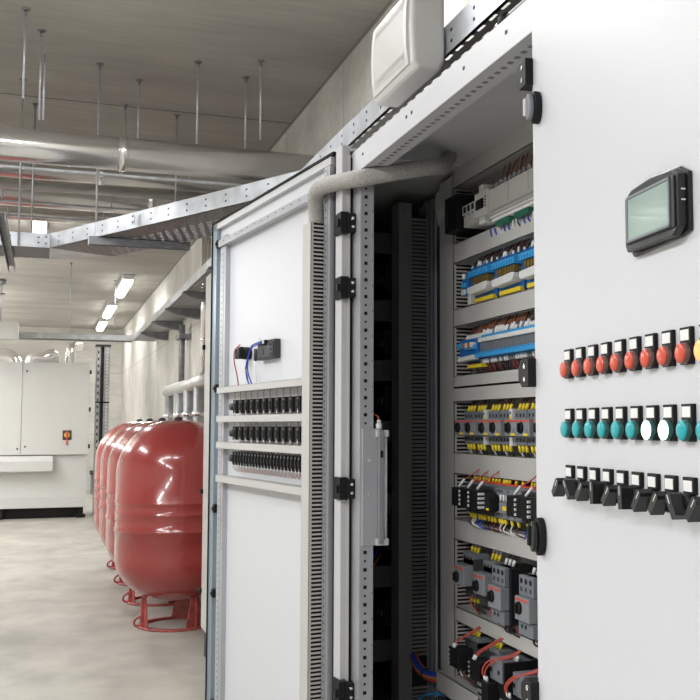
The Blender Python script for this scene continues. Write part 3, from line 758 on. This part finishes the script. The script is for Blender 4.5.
# row G
def row_g(x, z, kind, lab):
    t = dev('contactor', lab, 'contactor', x, z, 'contactors with red wires in the bottom row')
    if kind == 's':
        MB().box((.006, -.10, -.060), (.088, -.022, .050), 'dgrey').box((.02, -.095, .030), (.088, -.022, .062), 'mgrey').build('contactor_body', t, .002)
        MB().box((0, -.152, -.030), (.074, -.10, .028), 'black').build('front_module', t, .002)
        b = MB()
        for k in range(4): b.cyl((-.001, -.145, -.022 + k * .013), (.006, -.1535, -.022 + k * .013), .004, 'mgrey', 6)
        b.build('terminal_screws', t)
        for k in range(3):
            MB().cyl((.030 + k * .018, -.08, .062), (.034 + k * .018, -.076, .080), .0055, 'yellow', 6).build('yellow_sleeve', t)
            MB().cyl((.034 + k * .018, -.076, .079), (.036 + k * .018, -.072, .090), .004, 'ferrule', 6).build('ferrule', t)
        for k in range(2):
            wire(t, [(.018 + k * .010, -.145, .028), (.030 + k * .010, -.13, .050), (.065 + k * .012, -.09, .085), (.085 + k * .012, -.06, .11)], 'wred', .003)
            MB().cyl((.018 + k * .010, -.145, .026), (.022 + k * .010, -.14, .040), .0045, 'ferrule', 6).build('ferrule', t)
        for k in range(4): wire(t, [(.01 + k * .018, -.12, -.032), (.02 + k * .018, -.125, -.055), (.045 + k * .018, -.06, -.09)], ['wbrown', 'ferrule', 'wblack', 'wbrown'][k], .0028)
        MB().box((.05, -.102, -.058), (.07, -.098, -.046), 'yellow').build('yellow_label', t)
    else:
        MB().box((0, -.135, -.01), (.080, -.022, .050), 'mgrey').box((.0, -.1356, .010), (.014, -.135, .022), 'black').box((.05, -.1356, .010), (.064, -.135, .022), 'black').build('upper_body', t, .003)
        MB().box((.080, -.132, -.085), (.088, -.022, .048), 'black').box((.004, -.13, -.085), (.080, -.022, -.012), 'black').build('side_body', t, .002)
        b = MB().box((-.022, -.165, -.075), (.045, -.13, -.016), 'black')
        b.build('front_module', t, .002)
        b = MB()
        for k in range(3):
            for j in range(2): b.box((-.018 + j * .014, -.1665, -.068 + k * .018), (-.008 + j * .014, -.165, -.058 + k * .018), 'mgrey')
        b.build('terminal_screws', t)
        for k in range(2):
            wire(t, [(.0 + k * .014, -.15, -.016), (.0 + k * .014, -.158, .012), (.02 + k * .014, -.142, .042), (.06 + k * .01, -.10, .060), (.085 + k * .012, -.06, .09)], 'wred', .0034)
            MB().cyl((.0 + k * .014, -.15, -.018), (.0 + k * .014, -.153, -.002), .0045, 'ferrule', 6).build('ferrule', t)
        for k in range(3): MB().cyl((.05 + k * .016, -.09, .05), (.052 + k * .016, -.087, .064), .0055, 'cwhite' if k else 'wred', 6).build('sleeve', t)
        for k in range(2): wire(t, [(.01 + k * .02, -.15, -.076), (.02 + k * .02, -.155, -.10), (.05 + k * .02, -.09, -.13)], ['wred', 'wbrown'][k], .003)
    return t
row_g(.122, .590, 's', 'black contactor with red wires, leftmost in the bottom row')
row_g(.277, .586, 's', 'black contactor with red wires, second from the left in the bottom row')
row_g(.392, .592, 'b', 'grey topped contactor with looping red wires, third from the left in the bottom row')
row_g(.540, .582, 'b', 'grey topped contactor with looping red wires, rightmost in the bottom row')
for x in (.225, .46, .625):
    pass
# loose loops below the bottom duct
t = dev('wire_loop', 'black and white wire loops hanging in front of the lowest wiring duct', 'wires', .0, .40)
for k in range(4):
    x = -.02 + k * .045
    wire(t, [(x, -.13, -.06), (x - .006, -.135, .0), (x + .012, -.135, .028), (x + .026, -.13, .0), (x + .02, -.125, -.06)], ['wblack', 'ferrule', 'wblack', 'orange'][k], .0035)

# cable bundle leaving the slotted upright
def bundle(name, label, cols, group=None):
    t = thing(name, label, 'cable bundle', (1.25, 3.33, .44))
    for k, c in enumerate(cols):
        a = k * 2.4; dx, dz = .010 * math.cos(a), .010 * math.sin(a)
        MB().tube([(-.01 + dx, .04, .060 + dz), (-.012 + dx, -.02, .030 + dz), (.004 + dx, -.06, .008 + dz), (.04 + dx, -.10, .002 + dz * 1.2), (.09 + dx, -.16, .008 + dz * 1.2)], .0075, c, 8, 4).build('cable', t)
    MB().lathe([(.020, -.003), (.021, 0), (.020, .003)], (.004, -.06, .008), 'wblack', 16, 'y').build('cable_tie', t)
    return t
bundle('cable_bundle', 'thick bundle of blue and brown cables curving out of the slotted upright at the bottom', ['wblue', 'wblue', 'wblue', 'orange', 'orange', 'wblue', 'wblue', 'wred'])
o = tag(MB().tube([(0, .1, -.05), (.0, .0, 0), (.02, -.08, .022), (.04, -.18, .03)], .005, 'lblue', 8, 4).build('cable'), 'single light blue cable curving below the thick bundle', 'cable')
o.location = (1.26, 3.3, .37)

# cabinet lamp
t = thing('cabinet_lamp', 'grey upright cabinet lamp with glass tube clipped to the punched post', 'lamp', (.93, 2.80, 1.12))
MB().box((-.052, .005, -.170), (-.006, .028, .170), 'alu').cyl((-.030, .004, .08), (-.030, .006, .08), .006, 'chrome', 10).cyl((-.030, .004, -.02), (-.030, .006, -.02), .006, 'chrome', 10).build('bracket', t, .002)
b = MB().box((-.006, -.010, -.165), (.010, .028, .165), 'grey').box((-.012, -.006, -.170), (.026, .028, -.150), 'light').box((-.012, -.006, .145), (.026, .028, .165), 'light')
b.build('lamp_housing', t, .002)
MB().cyl((.019, .01, -.150), (.019, .01, .146), .0065, 'tube', 14).build('glass_tube', t)
MB().box((-.002, -.0115, .085), (.006, -.0095, .105), 'black').build('rocker_switch', t)
MB().cyl((.0, .01, .165), (.0, .01, .185), .009, 'cwhite', 12).cyl((.0, .01, .185), (.0, .01, .195), .006, 'cwhite', 12).build('plug', t)
MB().tube([(.0, .01, .195), (-.004, .02, .208), (-.03, .04, .212)], .0022, 'orange', 6).build('lead', t)

# braided sleeve
t = tag(MB().tube([DL.w(-.105, -.036, 1.88), DL.w(-.107, -.036, 1.94), DL.w(-.104, -.040, 1.985), DL.w(-.082, -.050, 2.022), DL.w(-.03, -.052, 2.038), (.832, 2.87, 2.036), (.865, 2.79, 2.030), (.93, 2.76, 2.040), (1.00, 2.75, 2.056), (1.08, 2.77, 2.078), (1.14, 2.82, 2.10), (1.18, 2.87, 2.145)], .0255, 'conduit', 16, 6).build('braided_sleeve'),
        'thick grey braided cable sleeve arching from the open door into the cabinet', 'cable sleeve')

# black conduit on the roof
t = thing('conduit', 'black ribbed conduit with a bulging gland lying on the cabinet roof edge', 'conduit', (.905, 1.875, 2.158))
MB().cyl((0, -.01, 0), (0, -.30, 0), .011, 'blacks', 14).build('conduit_tube', t)
MB().lathe([(.008, .020), (.016, .012), (.019, .0), (.016, -.012), (.011, -.018)], (0, 0, 0), 'black', 16, 'y').build('gland', t)
MB().cyl((0, .02, 0), (0, .04, 0), .010, 'chrome', 12).build('fitting', t)

# ================================================================== wall box with grille
t = thing('louvred_box', 'white square louvred box mounted on the cable tray above the cabinet', 'ventilation box', (.90, 2.44, 2.25))
b = MB()
pr = [(.0, .0), (-.012, .035), (-.016, .10), (-.012, .20), (.0, .235)]       # (x, z) bulging front
b.prism([(.012, 0), (.0, .02), (-.004, .12), (.0, .22), (.012, .24), (.085, .24), (.095, .22), (.095, .03), (.080, .0)], 'y', 0, .345, 'cwhite')
b.build('box_body', t, .012, 3)
g = MB()
g.prism([(-.004, .018), (-.010, .06), (-.012, .12), (-.010, .18), (-.004, .222), (.004, .222), (.004, .018)], 'y', .022, .325, 'cwhite', True)
for k in range(40):
    z = .032 + k * .0045
    g.box((-.0128 + abs(z - .12) * .03, .045, z), (-.009, .300, z + .0018), 'cwhite')
g.build('front_grille', t, .003)
MB().box((.095, .10, .05), (.102, .24, .15), 'galvd').build('mounting_bracket', t)

# ================================================================== cable trays
def tray_run(t, p, q, w, z, side, h=.082, holes=True, g='galv'):
    """straight run from p to q (2D), tray floor extends to 'side' (left normal * side)"""
    p, q = Vector(p), Vector(q); d = q - p; L = d.length; a = math.atan2(d.y, d.x)
    def loc(o): o.location = (p.x - t.location.x, p.y - t.location.y, z - t.location.z); o.rotation_euler = (0, 0, a)
    s = side
    mb = MB().box((0, 0, 0), (L, .002 * s, h), g).box((0, 0, h - .002), (L, .014 * s, h), g).box((0, -.001 * s, .0), (L, .010 * s, .004), g)
    if holes:
        n = int(L / .15)
        for k in range(n):
            x = .06 + k * .15
            for zz in (.026, .056): mb.box((x - .005, -.0012 * s, zz - .004), (x + .005, -.0002 * s, zz + .004), 'black')
    loc(mb.build('side_rail', t))
    loc(MB().box((0, w * s, 0), (L, (w - .002) * s, h), g).build('side_rail', t))
    loc(MB().box((0, .002 * s, 0), (L, (w - .002) * s, .0015), 'perf').build('perforated_floor', t))
tr = thing('cable_tray', 'large galvanised perforated cable tray bending above the open door and cabinet', 'cable tray', (1.0, 4.09, 2.30))
tray_run(tr, (1.0, -.5), (1.0, 4.09), .38, 2.30, -1)
tray_run(tr, (1.0, 4.09), (.005, 5.95), .40, 2.30, -1)
tray_run(tr, (.005, 5.95), (-2.5, 5.95), .40, 2.30, -1)
MB().prism([(1.0, 4.09), (1.38, 4.09), (1.33, 4.28)], 'z', 2.301, 2.303, 'galv').build('corner_plate', tr).location = (-1.0, -4.09, -2.30)
MB().prism([(.005, 5.95), (.005, 6.35), (.35, 6.14)], 'z', 2.301, 2.303, 'galv').build('corner_plate', tr).location = (-1.0, -4.09, -2.30)
# joint plates
o = MB().box((-.012, -.004, .008), (.012, -.0005, .074), 'galv').cyl((0, -.004, .025), (0, -.007, .025), .006, 'galvd', 8).cyl((0, -.004, .055), (0, -.007, .055), .006, 'galvd', 8).build('joint_plate', tr)
o.location = (.40 - 1.0, 5.176 - 4.09, 0); o.rotation_euler = (0, 0, math.atan2(-1.81, .995))
o = MB().box((-.04, -.004, .006), (.0, -.0005, .076), 'galv').cyl((-.02, -.004, .022), (-.02, -.007, .022), .008, 'galvd', 8).cyl((-.02, -.004, .06), (-.02, -.007, .06), .008, 'galvd', 8).build('joint_plate', tr)
o.location = (.005 - 1.0, 5.95 - 4.09, 0)
t = thing('strut_channel', 'dark steel strut channel running back under the tray at the left edge', 'support strut', (-.235, 5.0, 2.258))
MB().box((0, 0, 0), (.004, 1.7, .041), 'galvd').box((0, 0, .038), (.041, 1.7, .041), 'galvd').box((.037, 0, 0), (.041, 1.7, .041), 'galvd').build('channel', t)
t = thing('strut_channel', 'grey steel strut channel carrying the bent cable tray on threaded rods', 'support strut', (.20, 5.50, 2.258))
MB().box((0, 0, 0), (.53, .003, .041), 'galvd').box((0, 0, .038), (.53, .04, .041), 'galvd').box((0, .037, 0), (.53, .04, .041), 'galvd').build('channel', t)
MB().box((-.004, -.002, -.002), (0, .042, .043), 'cwhite').build('end_cap', t)
for k, (x, y, zb, zt, lab) in enumerate([
    (.235, 5.53, 2.298, 3.25, 'threaded rod holding the grey strut channel, passing in front of the pipes'),
    (-.06, 5.15, 2.80, 3.25, 'thick double hanger rod holding the big pipe at the left'),
    (.458, 5.72, 2.80, 3.25, 'short threaded rod behind the big pipe near its seam'),
    (.731, 5.32, 2.80, 3.25, 'threaded rod above the big pipe, right of its seam'),
    (1.047, 5.19, 2.82, 3.25, 'threaded rod with round foot, nearer of the pair close to the right wall'),
    (1.019, 5.47, 2.80, 3.25, 'threaded rod, farther of the pair close to the right wall'),
    (-.13, 4.90, 2.82, 3.25, 'dark hanger rod at the far left reaching the ceiling'),
    (.42, 6.21, 2.85, 3.25, 'short dark hanger rod behind the ceiling joint'),
    (-.16, 5.93, 2.30, 3.25, 'rod holding the left end of the cable tray in front'),
    (-.10, 6.37, 2.30, 3.25, 'rod holding the left end of the cable tray behind'),
    (.74, 6.30, 2.55, 3.25, 'thin rod dropping between the pipes behind the bent tray'),
    (.86, 13.95, 2.56, 3.25, 'paired thin rod holding the far tray close to the right wall'),
    (.26, 12.6, 2.40, 3.25, 'long thin rod dropping to the foil pipes over the pale cabinet')]):
    t = thing('hanger_rod', lab, 'hanger rod', (x, y, zb), 0, 'hanger rods under the ceiling')
    MB().cyl((0, 0, 0), (0, 0, zt - zb), .0055, 'galv', 8).build('rod', t)
    MB().cyl((0, 0, zt - zb - .006), (0, 0, zt - zb), .020, 'galvd', 12).cyl((0, 0, zt - zb - .03), (0, 0, zt - zb - .006), .008, 'galvd', 8).build('ceiling_anchor', t)
    if k == 1: MB().cyl((.018, .0, 0), (.018, 0, zt - zb - .12), .0055, 'galv', 8).build('rod', t)
# lower tray along the wall
LT = thing('cable_tray', 'lower cable tray on tapered wall arms running back along the right wall', 'cable tray', (1.15, 6.0, 2.46))
tray_run(LT, (1.15, 5.6), (1.15, 14.5), .30, 2.482, -1, .078, False, 'galvm')
for y in (6.0, 7.45, 8.9, 10.25, 11.6, 13.0):
    MB().prism([(-.03, .004), (.05, -.035), (.16, -.062), (.32, -.080), (.32, .020), (-.02, .020)], 'y', 0, .10, 'galvd').build('wall_arm', LT).location = (0, y - 6.0, 0)  # arms take the darker steel to stand for shade under the tray
FT = thing('cable_tray', 'far cable tray crossing above the pale cabinet from the left', 'cable tray', (-1.5, 14.5, 2.46))
tray_run(FT, (-2.6, 14.5), (1.15, 14.5), .30, 2.482, 1, .078, False, 'galvm')
t = thing('support_column', 'perforated steel column under the far tray beside the pale cabinet', 'column', (.70, 15.3, 0))
b = MB().box((0, 0, 0), (.06, .16, 2.475), 'galvm').box((.11, 0, 0), (.19, .16, 2.475), 'galvm').box((.05, .06, 0), (.12, .10, 2.475), 'dgrey')
for k in range(48):
    b.box((.02, -.001, .05 + k * .05), (.04, 0, .08 + k * .05), 'cwhite' if k % 2 else 'dgrey').box((.14, -.001, .05 + k * .05), (.165, 0, .08 + k * .05), 'cwhite')
b.build('column_profile', t)
MB().box((-.01, -.02, 2.45), (.20, .2, 2.480), 'dgrey').build('head_plate', t)
MB().box((-.002, -.003, 1.62), (.195, 0, 1.64), 'black').build('strap', t)

# ================================================================== pipes under the ceiling
def bigpipe(y, z, r, label, seam=None, x1=WALLX - .01, m='foil'):
    t = thing('ventilation_pipe', label, 'pipe', (0, y, z), 0, 'clad pipes crossing under the ceiling')
    MB().cyl((-3.9, 0, 0), (x1, 0, 0), r, m, 48).build('cladding', t)
    for sx in (seam or []):
        MB().lathe([(r - .002, -.020), (r + .004, -.020), (r + .004, .020), (r - .002, .020)], (sx, 0, 0), m, 48, 'x').build('seam_band', t)
    return t
bigpipe(5.42, 2.735, .088, 'largest shiny clad pipe, nearest one crossing under the ceiling', [.36, -1.2])
bigpipe(6.45, 2.865, .060, 'clad pipe just behind and below the largest one', [.3])
bigpipe(6.95, 2.875, .030, 'thin reddish pipe between the clad pipes', None, m='insul')
bigpipe(7.45, 2.935, .100, 'wide wavy clad pipe in the middle of the rack', [.7])
bigpipe(8.5, 3.00, .060, 'rearmost clad pipe just above the lit batten', None)
for k, (y, z) in enumerate(((6.1, 2.78), (7.1, 2.79), (8.15, 2.90))):
    t = thing('cross_rail', 'thin steel rail carrying the clad pipes, %s from the camera' % ORD[k], 'support rail', (-2.5, y, z), 0, 'thin rails under the pipes')
    MB().box((0, 0, 0), (WALLX + 2.48, .03, .012), 'galv').build('rail', t)
    for x in (2.2, 2.9, 3.3): MB().tube([(x, .01, .012), (x, .0, .06), (x + .02, 0, .09)], .005, 'galv', 6).build('clip', t)

# ================================================================== red tanks
def tank():
    t = thing('expansion_tank', '', 'tank', (0, 0, 0), 0, 'red expansion tanks in a row')
    r, zb, zt = .39, .165, 1.335
    prof = []
    for k in range(13):
        a = math.pi / 2 * k / 12; prof.append((max(.01, r * math.sin(a) ** .9), zb + .30 * (1 - math.cos(a))))
    prof += [(r, .62), (r + .006, .625), (r + .006, .640), (r, .645), (r, .73), (r + .004, .735), (r + .004, .742), (r, .747), (r, .80), (r + .005, .805), (r + .005, .812), (r, .818)]
    for k in range(1, 15):
        a = math.pi / 2 * k / 14; prof.append((max(.01, r * math.cos(a) ** .88), zt - .36 * (1 - math.sin(a))))
    MB().lathe(prof, (0, 0, 0), 'red', 64).build('tank_body', t)
    MB().lathe([(.028, 0), (.028, .014), (.018, .022), (.010, .024)], (0, 0, zt - .004), 'dgrey', 20).build('top_cap', t)
    for k, a in enumerate((-165, -60, 70)):
        c, s = math.cos(R(a)), math.sin(R(a))
        l = MB().prism([(-.022, .25), (.022, .25), (.072, .012), (-.072, .012)], 'x', .205, .213, 'redrust').box((.210, -.006, .012), (.228, .006, .20), 'redrust')
        l.rot(a, 'Z', (0, 0, 0)); l.build('leg', t)
    MB().lathe([(.195, 0), (.235, 0), (.235, .014), (.195, .014), (.195, 0)], (0, 0, 0), 'redrust', 48, 'z', False).build('foot_ring', t)
    g = MB().tube([(-.215, -.03, .012), (-.255, -.03, .02), (-.255, -.03, .055), (-.205, -.03, .085)], .008, 'redrust', 8, 3)
    g.build('lifting_eye', t)
    return t
tk = tank()
for k, (y, lab) in enumerate(((6.75, 'nearest red expansion tank, standing on a ring foot beside the grey cabinet'), (7.70, 'second red expansion tank, directly behind the nearest one'),
                              (8.65, 'third red expansion tank in the row'), (9.60, 'farthest red expansion tank, at the end of the row'))):
    if k == 0: tk.location = (.835, y, 0); tk['label'] = lab
    else: again(tk, (.835, y, 0), lab)

# ================================================================== pipes at the right wall
t = thing('wall_pipework', 'pale jacketed manifold on the right wall with pipes dropping behind the red tanks', 'pipework', (1.30, 10.0, 1.68))
MB().cyl((0, -1.6, 0), (0, 1.55, 0), .062, 'insul', 20).build('manifold', t)
for y in (1.35, .45, -.25, -.95):
    MB().cyl((0, y, 0), (0, y, -1.66), .050, 'galvm', 18).build('drop_pipe', t)
    MB().lathe([(.056, -.02), (.062, -.015), (.062, .015), (.056, .02)], (0, y, -.28), 'chrome', 18).build('band', t)
MB().cyl((.10, -.58, 0), (.10, -.58, 1.56), .042, 'foil', 18).cyl((.10, -.58, .4), (.10, -.58, .43), .046, 'chrome', 18).build('riser', t)
MB().cyl((.08, .95, 0), (.08, .95, .70), .032, 'galvd', 14).box((.04, .85, .55), (.16, 1.2, .60), 'galvd').build('riser_bracket', t)
# ================================================================== pale cabinet at the back
t = thing('chiller_cabinet', 'large pale grey equipment cabinet with a red and yellow isolator at the back left', 'equipment cabinet', (-.4, 14.9, 0))
MB().box((-1.6, .02, .88), (1.0, .9, 2.178), 'beige').build('upper_body', t, .004)
MB().box((-1.6, .0, .885), (.100, .02, 2.172), 'beige').build('door', t, .003)
rd = MB().box((.106, .0, .885), (1.0, .02, 2.172), 'beige').build('door', t, .003)
for x, z in ((.06, .97), (.16, 2.05), (.16, 1.0)): MB().cyl((x, -.004, z), (x, 0, z), .014, 'dgrey', 10).build('lock', t)
for z in (2.05, 1.52, 1.0): MB().box((.995, -.012, z - .03), (1.02, .02, z + .03), 'black').build('hinge', t)
MB().box((-1.6, .05, .15), (.985, .9, .878), 'beige').build('lower_body', t, .004)
MB().prism([(-.10, .66), (-.10, .80), (-.03, .87), (.05, .87), (.05, .66)], 'x', -1.6, .53, 'beige').build('hood', t, .003)
MB().box((-1.6, .0, .15), (.985, .05, .30), 'beige').build('base_rail', t, .003)
MB().box((-1.6, .12, .0), (.95, .9, .15), 'black').box((.86, .02, .0), (.98, .14, .05), 'black').box((.90, .04, .05), (.95, .12, .15), 'black').box((-.3, .02, .0), (-.1, .2, .15), 'black').box((-1.3, .02, .0), (-1.1, .2, .15), 'black').build('feet_and_shade_block', t)  # long black block stands for the shade under the cabinet, behind the feet
MB().box((.65, -.006, 1.09), (.77, 0, 1.225), 'dgrey').build('isolator_plate', t)
MB().cyl((.71, -.006, 1.16), (.71, -.016, 1.16), .040, 'yellow', 20).box((.695, -.035, 1.12), (.725, -.014, 1.21), 'redstripe').box((.70, -.02, 1.02), (.718, -.006, 1.12), 'redstripe').build('isolator_handle', t)
t = thing('hanging_unit', 'white box hanging above the pale cabinet at the left edge', 'ventilation box', (-1.2, 14.2, 2.44))
MB().box((0, 0, 0), (.85, .28, .225), 'beige').build('unit_body', t, .006)
for x in (.62, ):
    MB().cyl((x, .14, .225), (x, .14, .81), .012, 'galv', 10).cyl((x, .14, .60), (x, .14, .62), .05, 'galvd', 14).cyl((x, .14, .74), (x, .14, .80), .045, 'galvd', 14, .06).build('hanger', t)
for k, (pts, r, lab) in enumerate((
    ([(-1.7, 15.9, 2.32), (-.75, 15.9, 2.32), (-.50, 15.9, 2.30), (-.42, 15.9, 2.16)], .115, 'foil wrapped pipe elbow behind the pale cabinet, at the left edge'),
    ([(-.22, 15.7, 2.17), (-.18, 15.7, 2.27), (-.02, 15.7, 2.30), (.10, 15.8, 2.34), (.12, 15.9, 2.17)], .085, 'arched foil wrapped pipe above the pale cabinet'),
    ([(.36, 15.9, 2.10), (.36, 15.9, 2.45), (.48, 16.1, 2.5)], .075, 'upright foil wrapped pipe above the pale cabinet, right of the arch'))):
    o = tag(MB().tube(pts, r, 'foil', 20, 6).build('foil_pipe'), lab, 'pipe', 'foil pipes above the pale cabinet')
t = thing('floor_box', 'small dark grey box on the floor by the back wall, seen left of the tanks', 'box', (.86, 19.8, 0))
MB().box((0, 0, 0), (.30, .3, .36), 'mgrey').box((-.02, -.02, .36), (.32, .32, .44), 'dgrey').build('box_body', t, .01)

# ================================================================== camera, world, colour
cam = bpy.data.cameras.new('camera'); co = bpy.data.objects.new('camera', cam); COL.objects.link(co)
cam.sensor_width = 36; cam.lens = 36 * 1000 / 700; cam.shift_x = -(405 - 350) / 700; cam.clip_start = .05
co.location = (0, 0, 1.30); co.rotation_euler = (R(90 + 4.29), 0, R(-19.8))
S.camera = co
wd = bpy.data.worlds.new('world'); S.world = wd; wd.use_nodes = True
wd.node_tree.nodes['Background'].inputs[0].default_value = (1, .98, .95, 1); wd.node_tree.nodes['Background'].inputs[1].default_value = .62
S.view_settings.view_transform = 'Standard'; S.view_settings.look = 'None'; S.view_settings.gamma = 1; S.view_settings.exposure = -.18
